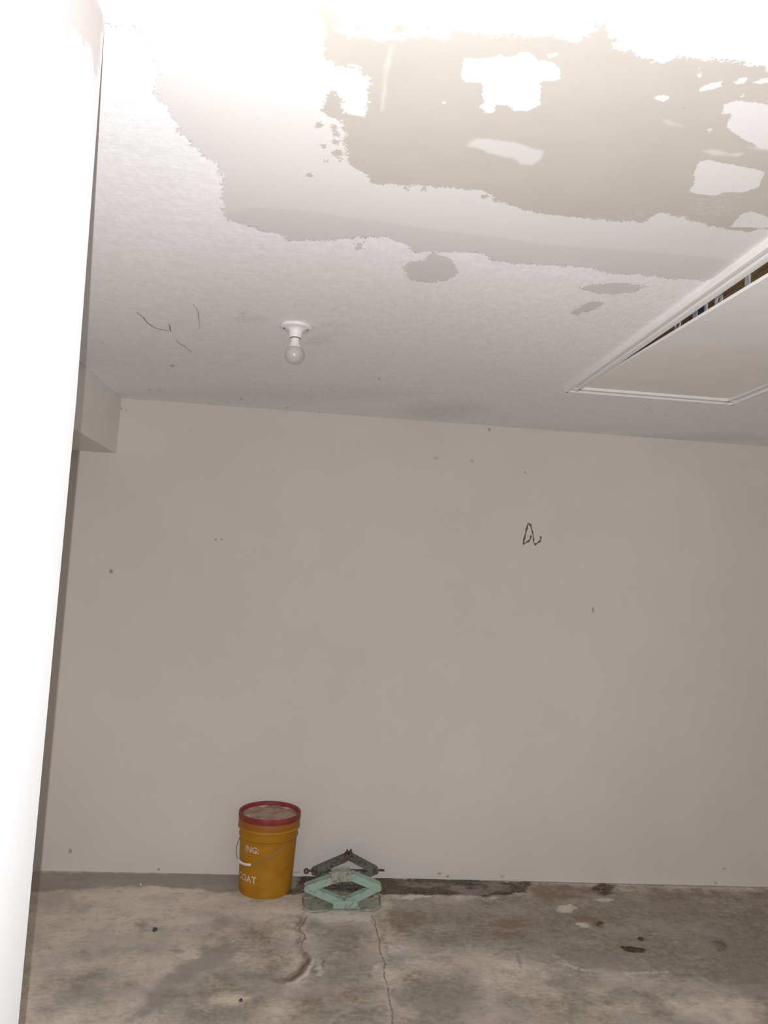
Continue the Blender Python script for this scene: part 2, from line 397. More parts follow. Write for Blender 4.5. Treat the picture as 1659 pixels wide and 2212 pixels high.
# ---- near left wall (ends at a corner just ahead of the camera)
t = NT('wall_left_paint')
bare = sdf_mask(t, 'bare', (160, .012), (50, .012), .004, (1, 1, .25))
col = t.mix(t.noise(40, 4), (.70, .70, .695, 1), (.74, .74, .735, 1))
col = t.mix(bare, col, (.62, .585, .565, 1))
t.bump(t.noise(90, 4, .6, (1, 1, .4)), .12, .002)
M_LEFT = t.done(col, .9, .08)
XN, YN, YS = -.394, 1.1493, .62
gz = np.append(np.arange(0, HC, .01), HC); gyy = np.append(np.arange(.70, YN, .01), YN)
def bow(z): return XN+.0105*np.clip((HC-z)/.62, 0, 1)-.003*np.clip((.75-z)/.75, 0, 1)
ev, ef = [], []
xa = XN-.12
k0 = 0
zz = list(np.linspace(0, HC, 25))
for i, z in enumerate(zz):
    b_ = float(bow(z)); ev.extend([(b_, YS, z), (b_, .70, z), (b_, YN, z), (xa, YN, z), (xa, YS, z)])
for i in range(len(zz)-1):
    a, b = i*5, (i+1)*5
    ef += [(a, a+1, b+1, b), (a+2, a+3, b+3, b+2), (a+3, a+4, b+4, b+3), (a+4, a, b, b+4)]
wl, Yg, Zg = grid_mesh('wall_left', gyy, gz, lambda a, b: np.stack([bow(b), a, b], -1), M_LEFT, extra=(ev, ef))
prop(wl, 'bright white near wall ending at a corner on the left', kind='structure')
def lpoly(pts): return np.array([(lambda p: (p.y, p.z))(at_x(x, y, XN+.004)) for x, y in pts])
f = np.full(Yg.shape, .3)
union(f, lpoly([(95,-40),(105,10),(120,40),(128,62),(140,80),(150,95),(160,60),(175,75),(185,100),(195,92),(203,120),(208,165),(214,165),(222,90),(228,42),(214,-40)]), Yg, Zg)
set_attr(wl, 'bare', f, .3)

# ---- other walls, soffit
M_SIDE = plain('side_wall_paint', (.76, .72, .68), .65, .3, .03, 4, bump=.08)
bm = bmesh.new(); box(bm, XL-.1, XL, 1.3, YB, 0, HC)
prop(from_bm('wall_left.001', bm, M_SIDE), 'white side wall behind the near left wall', kind='structure').name = 'wall_far_left'
bm = bmesh.new(); box(bm, XR, XR+.1, YK, YB, 0, HC)
prop(from_bm('wall_right', bm, M_SIDE), 'white right side wall of the garage', kind='structure')
M_SOFF = plain('soffit_paint', (.80, .765, .74), .7, .25, .03, 6, bump=.1)
bm = bmesh.new(); box(bm, XL, -1.1035, 1.6, YB, 2.1415, HC)
prop(from_bm('soffit', bm, M_SOFF, bevel=.003), 'white boxed soffit in the upper left corner', kind='structure')

# ---- floor
t = NT('concrete_floor')
co = t.coord()
a = t.noise(2.2, 6, .62); b = t.noise(7.0, 6, .65); c = t.noise(38, 6, .7); d = t.noise(240, 3, .6)
col = t.mix(t.remap(a, .36, .62), (.615, .545, .455, 1), (.775, .69, .575, 1))
col = t.mix(t.math('MULTIPLY', t.remap(b, .50, .66), .62), col, (.40, .36, .31, 1))
col = t.mix(t.math('MULTIPLY', t.remap(t.noise(5.0, 6, .65, (1.3, .8, 1)), .56, .68), .55), col, (.50, .49, .39, 1))
col = t.mix(t.math('MULTIPLY', t.remap(c, .52, .70), .62), col, (.36, .315, .265, 1))
col = t.mix(t.math('MULTIPLY', t.remap(t.noise(55, 6, .7), .58, .74), .5), col, (.84, .77, .68, 1))
def fmask(nm, amp=.8, sc=16, lo=.30, hi=.75):
    v = t.attr(nm)
    w = t.math('ADD', v, t.math('MULTIPLY', t.math('SUBTRACT', t.math('ADD', t.math('MULTIPLY', t.noise(sc, 6, .72), .55), t.math('MULTIPLY', t.noise(sc*4.5, 5, .75, (.8, 1.6, 1)), .45)), .5), amp*2))
    return t.math('MULTIPLY', t.remap(w, lo, hi), t.remap(v, .02, .22))
col = t.mix(t.math('MULTIPLY', fmask('tone', .8, 7, .08, .85), .94), col, t.mix(t.remap(t.noise(30, 6, .75), .4, .62), (.250, .222, .165, 1), (.365, .320, .252, 1)))
col = t.mix(t.math('MULTIPLY', fmask('pale', .9, 12, .22, .85), .8), col, (.82, .71, .575, 1))
col = t.mix(t.math('MULTIPLY', fmask('chalk', 1.1, 30), .85), col, (.74, .69, .62, 1))
col = t.mix(t.math('MULTIPLY', fmask('grey', .85, 11, .20, .78), .82), col, (.335, .303, .278, 1))
col = t.mix(t.math('MULTIPLY', fmask('brown', .95, 14, .22, .80), .9), col, (.275, .20, .14, 1))
col = t.mix(t.math('MULTIPLY', fmask('damp_dark', .95, 20), .9), col, t.mix(t.remap(t.noise(75, 5, .75), .45, .66), (.050, .038, .027, 1), (.20, .165, .128, 1)))
col = t.mix(t.math('MULTIPLY', fmask('crack', .95, 45, .35, .8), .8), col, (.14, .115, .09, 1))
col = t.mix(t.math('MULTIPLY', t.remap(t.noise(3.3, 6, .68, (1, 1.6, 1)), .50, .62), .45), col, (.50, .435, .42, 1))
col = t.mix(t.math('MULTIPLY', t.remap(t.noise(19, 6, .75, (.7, 1.5, 1)), .53, .66), .45), col, (.33, .295, .245, 1))
spk = t.remap(d, .60, .70)
col = t.mix(t.math('MULTIPLY', spk, .22), col, (.20, .18, .16, 1))
hg = t.math('ADD', t.math('MULTIPLY', c, .6), t.math('MULTIPLY', d, .4))
hg = t.math('SUBTRACT', hg, t.math('MULTIPLY', t.attr('crack'), .3))
t.bump(hg, .30, .004)
M_FLOOR = t.done(col, .9, .1)
gx = np.arange(-1.32, 2.75, .0055); gy = np.append(np.arange(2.55, YB, .0055), YB)
ev, ef = [], []
x0, x1, y0 = gx[0], gx[-1], gy[0]
quad(XL-.1, x0, YK, YB+.1, 0); quad(x1, XR+.1, YK, YB+.1, 0); quad(x0, x1, YK, y0, 0); quad(x0, x1, YB, YB+.1, 0); quad(XL-.1, XR+.1, YK, YB+.1, -.12)
fl_o, X, Y = grid_mesh('floor', gx, gy, lambda a, b: np.stack([a, b, np.zeros(a.shape)], -1), M_FLOOR, extra=(ev, ef))
prop(fl_o, 'stained bare concrete garage floor', kind='structure')
F = {k: np.zeros(X.shape) for k in ('pale', 'chalk', 'grey', 'brown', 'damp_dark', 'crack', 'tone')}
def rough(P, amp, closed, step=.018):
    out = []; n = len(P)
    for i in range(n if closed else n-1):
        a_, b_ = P[i], P[(i+1) % n]; L = math.hypot(*(b_-a_)); m_ = max(1, int(L/step))
        for k in range(m_):
            q = a_+(b_-a_)*k/m_
            v = Vector((q[0]*17, q[1]*17, .3)); v2 = v*3.1
            out.append(q+amp*np.array((mnoise.noise(v)+.6*mnoise.noise(v2), mnoise.noise(v+Vector((9, 4, 2)))+.6*mnoise.noise(v2+Vector((3, 8, 1))))))
    if not closed: out.append(P[-1])
    return np.array(out)
def fs(k, pts, w, a=1.0):
    ww = w*(1.6 if k in ('grey', 'brown', 'pale', 'tone') else 1.0)
    soft(F[k], rough(fpoly(pts), min(.035, w*.8), True), X, Y, ww, a)
def fe(k, cx, cyy, rx, ry, w, a=1.0, rot=0): fs(k, ell(cx, cyy, rx, ry, 16, rot), w, a)
def fl_(k, pts, w, a=1.0): line(F[k], rough(fpoly(pts), .0 if pts[0][1] < 1900 else .010, False), X, Y, w, a)
# grime strip along the wall
fs('grey', [(60,1884),(300,1886),(520,1889),(700,1893),(700,1915),(560,1922),(470,1928),(430,1920),(330,1914),(250,1914),(160,1922),(60,1925)], .025, 1.15)
fs('damp_dark', [(640,1893),(830,1896),(1000,1900),(1150,1904),(1140,1928),(1060,1936),(960,1934),(830,1932),(640,1925)], .03, .95)
fs('brown', [(1130,1905),(1300,1910),(1330,1930),(1250,1945),(1180,1945),(1130,1930)], .04, .75)
fs('damp_dark', [(1290,1908),(1330,1910),(1325,1930),(1295,1935),(1270,1922)], .02, .7)
fs('brown', [(1330,1908),(1700,1918),(1700,1945),(1560,1955),(1400,1952),(1340,1940)], .05, .45)
fl_('crack', [(830,1896.5),(1000,1900.5),(1200,1906),(1459,1913),(1700,1919)], .010, .9)
fl_('crack', [(60,1885),(300,1886.5),(500,1889)], .007, .45)
# broad darker areas
fs('tone', [(830,1935),(1000,1940),(1200,1945),(1460,1945),(1760,1950),(1760,2150),(1560,2140),(1380,2110),(1230,2100),(1060,2060),(930,2060),(850,2030)], .10, .80)
fs('tone', [(1480,2000),(1760,1990),(1760,2240),(1640,2240),(1600,2150),(1500,2090)], .10, .95)
fs('tone', [(660,1985),(800,1985),(840,2120),(860,2240),(560,2240),(600,2150),(660,2090)], .08, .70)
fs('tone', [(350,2140),(480,2080),(620,2060),(640,2120),(600,2240),(330,2240)], .10, .75)
fs('tone', [(480,1990),(640,1985),(650,2060),(520,2070),(440,2050)], .10, .65)
fs('tone', [(850,2110),(1000,2090),(1060,2130),(1040,2240),(860,2240)], .10, .80)
fs('tone', [(1040,2110),(1300,2110),(1760,2140),(1760,2260),(1040,2260)], .12, .62)
fs('tone', [(1000,1925),(1460,1918),(1760,1925),(1760,1990),(1300,1990),(1000,1980)], .06, .7)
fs('tone', [(60,2090),(220,2080),(300,2110),(260,2200),(60,2160)], .10, .55)
# stains on the right
fs('brown', [(1040,2000),(1075,1985),(1120,1982),(1145,2000),(1140,2025),(1100,2030),(1060,2010)], .03, .85)
fs('brown', [(1230,1978),(1265,1975),(1310,1992),(1315,2008),(1290,2012),(1250,1990)], .025, .8)
fe('damp_dark', 1297, 1998, 12, 9, .02, .8)
fe('chalk', 1225, 1963, 26, 9, .03, .8); fe('chalk', 1262, 1996, 20, 8, .02, .85); fe('chalk', 1307, 1943, 22, 4, .02, .8)
fe('chalk', 895, 1938, 40, 5, .02, .8, -.12); fe('chalk', 1040, 1940, 60, 6, .03, .5)
fe('grey', 1400, 1955, 90, 9, .03, .7); fe('grey', 1470, 1966, 20, 8, .03, .8); fe('grey', 1300, 2075, 70, 30, .06, .7, .1)
fe('grey', 1250, 2120, 80, 28, .06, .65); fe('grey', 1150, 2030, 60, 20, .05, .5); fe('grey', 1550, 2040, 60, 35, .06, .7, .6); fe('damp_dark', 1555, 2042, 26, 14, .03, .55, .4)
fe('grey', 1620, 2100, 60, 30, .07, .6); fe('grey', 1640, 2180, 30, 40, .06, .55); fe('grey', 1570, 2190, 20, 14, .04, .7)
fe('grey', 870, 2070, 50, 26, .05, .6); fe('brown', 890, 2105, 28, 18, .04, .6); fe('brown', 870, 1990, 60, 30, .05, .55); fe('grey', 960, 2170, 120, 40, .08, .55)
fs('pale', [(1440,2160),(1500,2152),(1600,2155),(1660,2165),(1660,2212),(1560,2225),(1460,2200)], .05, .8)
fe('pale', 1170, 2150, 40, 14, .04, .6); fe('pale', 1340, 2180, 80, 20, .06, .6); fe('pale', 1090, 2110, 90, 30, .07, .45); fe('pale', 950, 2010, 60, 16, .05, .4)
fl_('chalk', [(1210,2080),(1260,2095),(1330,2103),(1440,2100)], .03, .6); fl_('chalk', [(1190,2060),(1230,2085)], .03, .45)
fl_('grey', [(1120,2060),(1125,2090)], .02, .7)
# left side
fs('grey', [(490,2040),(520,2052),(470,2090),(420,2110),(370,2150),(350,2190),(310,2190),(315,2145),(350,2110),(400,2080),(450,2050)], .05, 1.15)
fe('grey', 160, 2150, 80, 40, .07, .6, -.3); fe('grey', 110, 2185, 50, 20, .05, .55); fe('grey', 215, 2100, 30, 14, .04, .55); fe('brown', 360, 2140, 30, 16, .05, .45)
fe('grey', 385, 2010, 60, 12, .05, .5); fe('brown', 560, 2025, 24, 14, .03, .5); fe('brown', 600, 2070, 40, 26, .05, .5); fe('grey', 450, 2190, 120, 25, .07, .5)
fe('pale', 130, 2195, 60, 18, .05, .85, -.1); fe('pale', 500, 2160, 42, 18, .04, .85); fe('pale', 440, 2180, 40, 14, .05, .6); fe('pale', 330, 1940, 220, 26, .08, .75); fe('pale', 430, 1990, 30, 7, .02, .9, -.15)
fe('pale', 160, 2000, 100, 50, .1, .40); fe('pale', 560, 1975, 90, 24, .06, .55); fe('pale', 310, 2075, 90, 30, .08, .45)
fl_('chalk', [(410,2008),(450,1985),(520,1972),(580,1965)], .025, .55)
for cx, cyy in ((186,2056),(316,2052),(384,2054),(300,1997),(484,2026),(455,2022)): fe('grey', cx, cyy, 12, 5, .02, .8)
fl_('crack', [(545,1950),(556,1958),(562,1968)], .006, .7)
# filled trench running from the jacks toward the camera
L1 = [(662,1978),(657,1992),(648,2008),(659,2026),(650,2044),(660,2058),(667,2072),(657,2090),(645,2104),(628,2114),(612,2122),(596,2120)]
fl_('crack', L1[:7], .012, .8); fl_('crack', L1[6:], .015, .9); fl_('brown', L1[5:], .03, 1.0)
fl_('chalk', [(x+9, y+4) for x, y in L1[5:]], .022, .8); fl_('chalk', [(x+9, y+4) for x, y in L1[:6]], .016, .5)
fl_('brown', [(x-8, y-3) for x, y in L1], .035, .6)
R1 = [(803,1978),(812,2000),(816,2020),(820,2045),(826,2070),(830,2095),(835,2125),(841,2150),(846,2180),(852,2230)]
fl_('crack', R1, .009, .85); fl_('chalk', [(x-8, y) for x, y in R1], .020, .36); fl_('brown', [(x+12, y-4) for x, y in R1[:5]], .04, .55)
fs('chalk', [(666,1976),(690,1973),(730,1978),(760,1980),(800,1979),(803,1990),(740,1988),(700,1992),(676,1985)], .018, .95)
fe('chalk', 690, 2095, 10, 14, .02, .7, .4); fe('chalk', 855, 2060, 28, 22, .03, .55); fe('chalk', 810, 2095, 14, 14, .03, .65); fl_('chalk', [(610,2128),(640,2118),(665,2100)], .02, .9)
fl_('chalk', [(690,2040),(720,2056),(745,2056)], .016, .5); fl_('chalk', [(860,2038),(882,2060),(878,2086),(850,2096)], .014, .7)
fe('grey', 690, 2000, 30, 12, .03, .6); fe('grey', 770, 2015, 35, 10, .03, .5); fe('damp_dark', 702, 2080, 6, 10, .02, .8, -.5); fe('grey', 735, 2110, 50, 30, .05, .5); fe('brown', 665, 2165, 30, 10, .03, .7); fe('brown', 740, 2150, 70, 30, .06, .5)
fe('damp_dark', 640, 1925, 30, 10, .03, .8); fe('damp_dark', 735, 1930, 90, 22, .03, .6)  # darker ellipses beneath the jacks and right of the bucket
for k, v in F.items(): set_attr(fl_o, k, v, 0)

# ================================================================== ATTIC HATCH
M_TRIM = NT('hatch_trim_paint'); t = M_TRIM
k = t.remap(t.noise(30, 6, .7), .62, .70)
col = t.mix(t.noise(12, 4, .6, (4, .5, 1)), (.76, .745, .735, 1), (.88, .865, .85, 1))
M_TRIM = t.done(t.mix(t.math('MULTIPLY', k, .5), col, (.80, .73, .60, 1)), .5, .4)
M_PANEL = plain('hatch_panel_paint', (.90, .875, .86), .8, .15, .02, 5, bump=.03)
M_WOOD = NT('attic_wood'); t = M_WOOD
g = t.noise(9, 6, .7, (6, .4, 6))
M_WOOD = t.done(t.mix(t.remap(g, .3, .7), (.085, .05, .024, 1), (.25, .16, .075, 1)), .7, .3)
M_DARKW = plain('attic_dark_wood', (.13, .085, .05), .8, .2, .3, 14)
M_BLACKST = plain('black_steel', (.05, .055, .065), .5, .4, .2, 60)
M_ZINC = plain('zinc_hardware', (.62, .64, .68), .45, .5, .12, 40, metal=.35)
hat = empty('attic_hatch', (1.41, 2.25, HC))
prop(hat, 'white attic hatch door sagging open in the trimmed ceiling opening at right', 'hatch')
HO = Vector((1.41, 2.25, HC))
def hb(name, x0, x1, y0, y1, z0, z1, mat, bev=.003, parent=None):
    bm = bmesh.new(); box(bm, x0-HO.x, x1-HO.x, y0-HO.y, y1-HO.y, z0-HO.z, z1-HO.z)
    return from_bm(name, bm, mat, parent or hat, bevel=bev)
# moulded casing: profile (distance from outer edge, drop)
PROF = [(0, 0), (0, -.014), (.006, -.019), (.016, -.019), (.022, -.012), (.034, -.010), (.040, -.014), (.048, -.015), (.058, -.015), (.0605, -.012), (.0605, 0)]
def casing(name, kind, a, b, off):
    bm = bmesh.new()
    if kind == 'L': pr = [(off+u-HO.x, v) for u, v in PROF]; prism(bm, pr, 'y', a-HO.y, b-HO.y)
    if kind == 'R': pr = [(off-u-HO.x, v) for u, v in PROF]; prism(bm, pr, 'y', a-HO.y, b-HO.y)
    if kind == 'F': pr = [(off-u-HO.y, v) for u, v in PROF]; prism(bm, pr, 'x', a-HO.x, b-HO.x)
    if kind == 'N': pr = [(off+u-HO.y, v) for u, v in PROF]; prism(bm, pr, 'x', a-HO.x, b-HO.x)
    return from_bm(name, bm, M_TRIM, hat)
XO0, XO1, YO0, YO1 = 1.022, 1.800, 1.385, 3.110
casing('casing', 'L', YO0, YO1-.004, XO0); casing('casing', 'R', YO0, YO1-.004, XO1)
casing('casing', 'F', XO0+.004, XO1-.004, YO1); casing('casing', 'N', XO0+.004, XO1-.004, YO0)
# shaft boards above the opening
hb('shaft_board', HX0-.02, HX0, HY0-.02, HY1+.02, HC, HC+.32, M_DARKW)
hb('shaft_board', HX1, HX1+.02, HY0-.02, HY1+.02, HC, HC+.32, M_DARKW)
hb('shaft_board', HX0, HX1, HY1, HY1+.02, HC, HC+.32, M_DARKW)
hb('shaft_board', HX0, HX1, HY0-.02, HY0, HC, HC+.32, M_DARKW)
hb('shaft_lid', HX0-.02, HX1+.02, HY0-.02, HY1+.02, HC+.32, HC+.34, M_DARKW)
# sagging door: hinged at the far end
PX0, PX1 = HX0+.004, HX1-.004
pf = at_x(1276, 827.5, PX0); pn = at_x(1659, 596.5, PX0)
slope = (pn.z-pf.z)/(pf.y-pn.y)          # negative: drops toward the camera
YE = HY0+.006
def dz(y): return pf.z+slope*(pf.y-y)
DROP_E = dz(YE)
def tilted(name, x0, x1, y0, y1, h0, h1, mat, parent=None, bev=.002):
    bm = bmesh.new(); v = box(bm, x0-HO.x, x1-HO.x, y0-HO.y, y1-HO.y, 0, 1)
    for i, q in enumerate(v):
        hh = h0 if i < 4 else h1
        q.co.z = dz(q.co.y+HO.y)+hh-HO.z
    return from_bm(name, bm, mat, parent or hat, bevel=bev)
door = tilted('door_panel', PX0, PX1, YE, 3.047, 0, .010, M_PANEL); door['label'] = 'white painted hatch door hanging lower at its near end'
rail = tilted('ladder_rail', PX0+.035, PX0+.060, YE+.05, 2.98, .010, .110, M_WOOD); rail['label'] = 'dark brown wooden ladder rail seen through the gap'
tilted('ladder_rail', PX1-.060, PX1-.035, YE+.05, 2.98, .010, .110, M_WOOD)
for yy in (1.75, 2.05, 2.35, 2.65, 2.92): tilted('ladder_rung', PX0+.060, PX1-.060, yy-.012, yy+.07, .04, .06, M_WOOD)
# pale metal hardware on the rail's outer face
XRl = PX0+.035
def on_rail(px, py): return at_x(px, py, XRl)
def ring(px, py, r0, r1):
    p = on_rail(px, py); bm = bmesh.new(); n = 20
    q = []
    for (r, dx) in ((r1, 0), (r1, -.004), (r0, -.004), (r0, 0)):
        q.append([bm.verts.new((p.x-HO.x+dx, p.y-HO.y+r*math.cos(2*math.pi*i/n), p.z-HO.z+r*math.sin(2*math.pi*i/n))) for i in range(n)])
    for a_, b_ in zip(q, q[1:]+q[:1]):
        for i in range(n): bm.faces.new((a_[i], a_[(i+1) % n], b_[(i+1) % n], b_[i]))
    return from_bm('hinge_washer', bm, M_ZINC, hat)
def plate(name, px, py, hw, hh, mat, th=.005):
    p = on_rail(px, py); return hb(name, p.x-th, p.x, p.y-hw, p.y+hw, p.z-hh, p.z+hh, mat, .001)
o = plate('ladder_bracket', 1617, 606, .011, .045, M_ZINC); o['label'] = 'pale blue-grey metal bracket bar'
ring(1554, 648, .009, .020)
plate('ladder_bracket', 1527, 664, .007, .045, M_ZINC); plate('hinge_plate', 1517, 668, .030, .022, M_BLACKST, .003)
ring(1465, 701, .012, .019); plate('bolt_head', 1504, 681, .014, .010, M_ZINC)

# ================================================================== LAMP HOLDER + BULB
M_PORC = plain('white_porcelain', (.86, .83, .82), .35, .4, .03, 20)
M_WHITEP = plain('bulb_neck_white', (.82, .81, .78), .4, .4, .03, 20)
M_BRASS = plain('socket_metal', (.10, .09, .08), .5, .4, .2, 40)
t = NT('bulb_glass')
t.b.inputs['Transmission Weight'].default_value = .28; t.b.inputs['IOR'].default_value = 1.3
t.b.inputs['Coat Weight'].default_value = 1.0; t.b.inputs['Coat Roughness'].default_value = .2
M_GLASS = t.done(t.mix(t.noise(20, 3), (.60, .575, .555, 1), (.66, .635, .61, 1)), .13, .6)
lp = at_z(640, 703, HC)
lamp = empty('lamp_holder', (lp.x, lp.y, HC)); prop(lamp, 'white porcelain lamp holder with an unlit bulb hanging from the ceiling', 'light fixture')
bm = bmesh.new()
lathe(bm, [(0, 0), (.052, 0), (.0560, -.003), (.0570, -.007), (.0555, -.0105), (.051, -.0130), (.044, -.0140), (.034, -.0155), (.0275, -.0195), (.0240, -.026), (.0226, -.034), (.0222, -.044), (.0212, -.046), (.0175, -.046), (.0175, -.028), (0, -.028)], 56)
from_bm('ceramic_base', bm, M_PORC, lamp, autos=.9)
for sx in (-1, 1):
    bm = bmesh.new(); lathe(bm, [(0, -.0170), (.0025, -.0170), (.0042, -.0155), (.0042, -.010), (0, -.010)], 14, c=(sx*.041, -.004, 0)); from_bm('screw', bm, M_BRASS, lamp, autos=.6)
bulb = empty('light_bulb', (0, 0, 0)); COL.objects.unlink(bulb); bpy.data.objects.remove(bulb)
bm = bmesh.new()
lathe(bm, [(0, -.034), (.0165, -.034), (.0170, -.0475), (.0165, -.048), (0, -.048)], 32); sk = from_bm('bulb_cap', bm, M_BRASS, lamp, autos=.6)
bm = bmesh.new()
lathe(bm, [(0, -.0475), (.0152, -.0475), (.0157, -.050), (.0158, -.060), (.0168, -.064), (.0188, -.069), (.0215, -.0745), (.0252, -.0810), (.0243, -.0810), (.018, -.07), (0, -.065)], 40)
from_bm('bulb_neck', bm, M_WHITEP, lamp, autos=.6)
bm = bmesh.new()
prof = [(.0252, -.0810)]
zc, rb = -.1055, .0345
a0 = math.acos((-.0945-zc)/rb*.999) if abs((-.0945-zc)/rb) < 1 else .6
for i in range(1, 17):
    an = .80+(math.pi-.80)*i/16
    prof.append((max(rb*math.sin(an), 0) if i < 16 else 0, zc+rb*math.cos(an)))
lathe(bm, prof, 48); g_ = from_bm('bulb_globe', bm, M_GLASS, lamp, smooth=True); g_['label'] = 'translucent grey unlit globe'

# ---- cobweb strands on the ceiling
M_WEB = plain('dusty_cobweb', (.26, .235, .225), .9, .1, .3, 100)
def web(px, rad, label, extra=()):
    bm = bmesh.new()
    for pp, rr in ((px, rad),)+tuple(extra):
        P = [at_z(x, y, HC) for x, y in pp]; Q = []
        for a_, b_ in zip(P, P[1:]):
            for k in range(3): Q.append(a_.lerp(b_, k/3))
        Q.append(P[-1])
        Q = [q+Vector((random.uniform(-.0012, .0012), random.uniform(-.003, .003), -.0006)) for q in Q]
        n = len(Q); R_ = [max(rr*math.sin(math.pi*(.12+.80*i/(n-1)))*random.uniform(.7, 1.2), .0004) for i in range(n)]
        tube(bm, Q, R_, 5)
    o = from_bm('cobweb', bm, M_WEB); prop(o, label, 'cobweb'); return o
web([(296,675),(308,684),(318,696),(325,702),(340,710),(356,713),(368,715)], .0022, 'long hooked dark cobweb strand on the ceiling left of the bulb', (([(365,699),(367,706),(369,716)], .0026),))
web([(417,655),(427,672),(430,690),(433,712)], .0011, 'thin near-vertical cobweb strand on the ceiling, nearest the lamp holder')
web([(381,733),(388,742),(400,748),(415,761)], .0016, 'short crooked cobweb strand below the long hooked one')

# ================================================================== BUCKET
M_YEL = NT('yellow_plastic'); t = M_YEL
n_ = t.noise(14, 5, .6)
col = t.mix(t.remap(n_, .3, .7), (.40, .175, .013, 1), (.46, .215, .019, 1))
col = t.mix(t.math('MULTIPLY', t.remap(t.noise(60, 5, .7), .62, .75), .35), col, (.22, .12, .04, 1))
M_YEL = t.done(col, .55, .2)
M_ORG = plain('orange_plastic_band', (.33, .120, .018), .45, .35, .08, 14)
M_RED = plain('red_plastic_lid', (.25, .040, .034), .5, .3, .18, 25)
M_DUST = NT('dusty_lid_top'); t = M_DUST
k = t.remap(t.noise(16, 5, .6), .40, .60)
col = t.mix(k, (.34, .17, .13, 1), (.42, .31, .25, 1))
col = t.mix(t.remap(t.noise(9, 3, .5), .60, .68), col, (.62, .58, .50, 1))
M_DUST = t.done(col, .7, .25)
M_PRINT = plain('white_print', (.64, .54, .43), .6, .3, .2, 90)
M_WIRE = plain('bail_wire', (.26, .23, .22), .4, .5, .15, 60, metal=.6)
M_GRIP = plain('bail_grip', (.78, .72, .64), .5, .4, .05, 40)
BC = Vector((at_y(572, 1922, 3.842).x, 3.842, 0))
HB = at_y(584, 1750, 3.842).z
bk = empty('bucket', BC); prop(bk, 'yellow plastic bucket with a red lid standing against the back wall', 'bucket')
zt = HB
bm = bmesh.new()
r_ = lambda z: .1285+(.1425-.1285)*z/(zt-.075)
pr = [(0, .004), (.118, .004), (.122, 0), (.1265, .002), (.1285, .010)]
for z in (.06, .12, .18, .24, zt-.116): pr.append((r_(z), z))
pr += [(r_(zt-.11)+.0015, zt-.113), (r_(zt-.11)+.0045, zt-.110), (r_(zt-.10)+.0045, zt-.104), (r_(zt-.1)+.001, zt-.101), (.1425, zt-.078), (.1435, zt-.074)]
pr += [(.1500, zt-.072), (.1535, zt-.070), (.1535, zt-.064), (.1515, zt-.060)]
lathe(bm, pr+[(.140, zt-.058), (.121, .02), (0, .02)], 72)
from_bm('body', bm, M_YEL, bk, autos=.7)
bm = bmesh.new()
lathe(bm, [(.141, zt-.060), (.1515, zt-.0602), (.1518, zt-.030), (.1505, zt-.027), (.141, zt-.026), (.141, zt-.060)], 72)
from_bm('collar', bm, M_ORG, bk, autos=.7)
lid = empty('tmp', (0, 0, 0)); bpy.data.objects.remove(lid)
bm = bmesh.new()
lathe(bm, [(.140, zt-.024), (.1500, zt-.029), (.1525, zt-.028), (.1540, zt-.022), (.1540, zt-.006), (.1525, zt-.001), (.149, zt), (.1455, zt-.001), (.143, zt-.004), (.1405, zt-.014), (.1375, zt-.016), (.133, zt-.0155), (.1315, zt-.016), (.1315, zt-.022), (.140, zt-.024)], 72)
ld = from_bm('lid', bm, M_RED, bk, autos=.7); ld['label'] = 'dark red lid'
bm = bmesh.new(); lathe(bm, [(0, zt-.0145), (.08, zt-.0145), (.081, zt-.0135), (.084, zt-.0135), (.085, zt-.0150), (.1318, zt-.0158), (.1318, zt-.021), (0, zt-.021)], 64)
o = from_bm('lid_centre', bm, M_DUST, ld, autos=.7); o['label'] = 'pale dusty centre of the lid'
# bail: pivots on a diameter, hangs round the left front
view = math.atan2(-BC.y, -BC.x)              # direction from the bucket to the camera
apex = view-math.radians(46)                 # to the left as seen from the camera
# (camera looks along +y, so its left is -x: decreasing angle from -90 deg goes left)
er = .1475; zear = zt-.090; drop = .128
u = Vector((math.cos(apex+math.pi/2), math.sin(apex+math.pi/2), 0)); v = Vector((math.cos(apex), math.sin(apex), 0))
bp = []
for i in range(49):
    ph = math.pi*i/48
    s_ = math.sin(ph)
    bp.append(u*(.1500*math.cos(ph))+v*(.1565*s_)+Vector((0, 0, zear-drop*s_**.9)))
bm = bmesh.new(); tube(bm, bp, .0016, 8); bail = from_bm('bail_wire', bm, M_WIRE, bk, smooth=True)
bm = bmesh.new(); tube(bm, bp[19:30], [.004]+[.0062]*9+[.004], 12); o = from_bm('grip', bm, M_GRIP, bail, smooth=True); o['label'] = 'off-white plastic handle grip'
for sg in (1, -1):
    e = u*sg; bm = bmesh.new()
    p0 = e*.1400+Vector((0, 0, zear)); p1 = e*.1485+Vector((0, 0, zear)); cyl(bm, p0, p1, .011, 20)
    p2 = e*.1530+Vector((0, 0, zear)); cyl(bm, p1, p2, .0045, 12)
    from_bm('bail_ear', bm, M_YEL, bk, autos=.6)
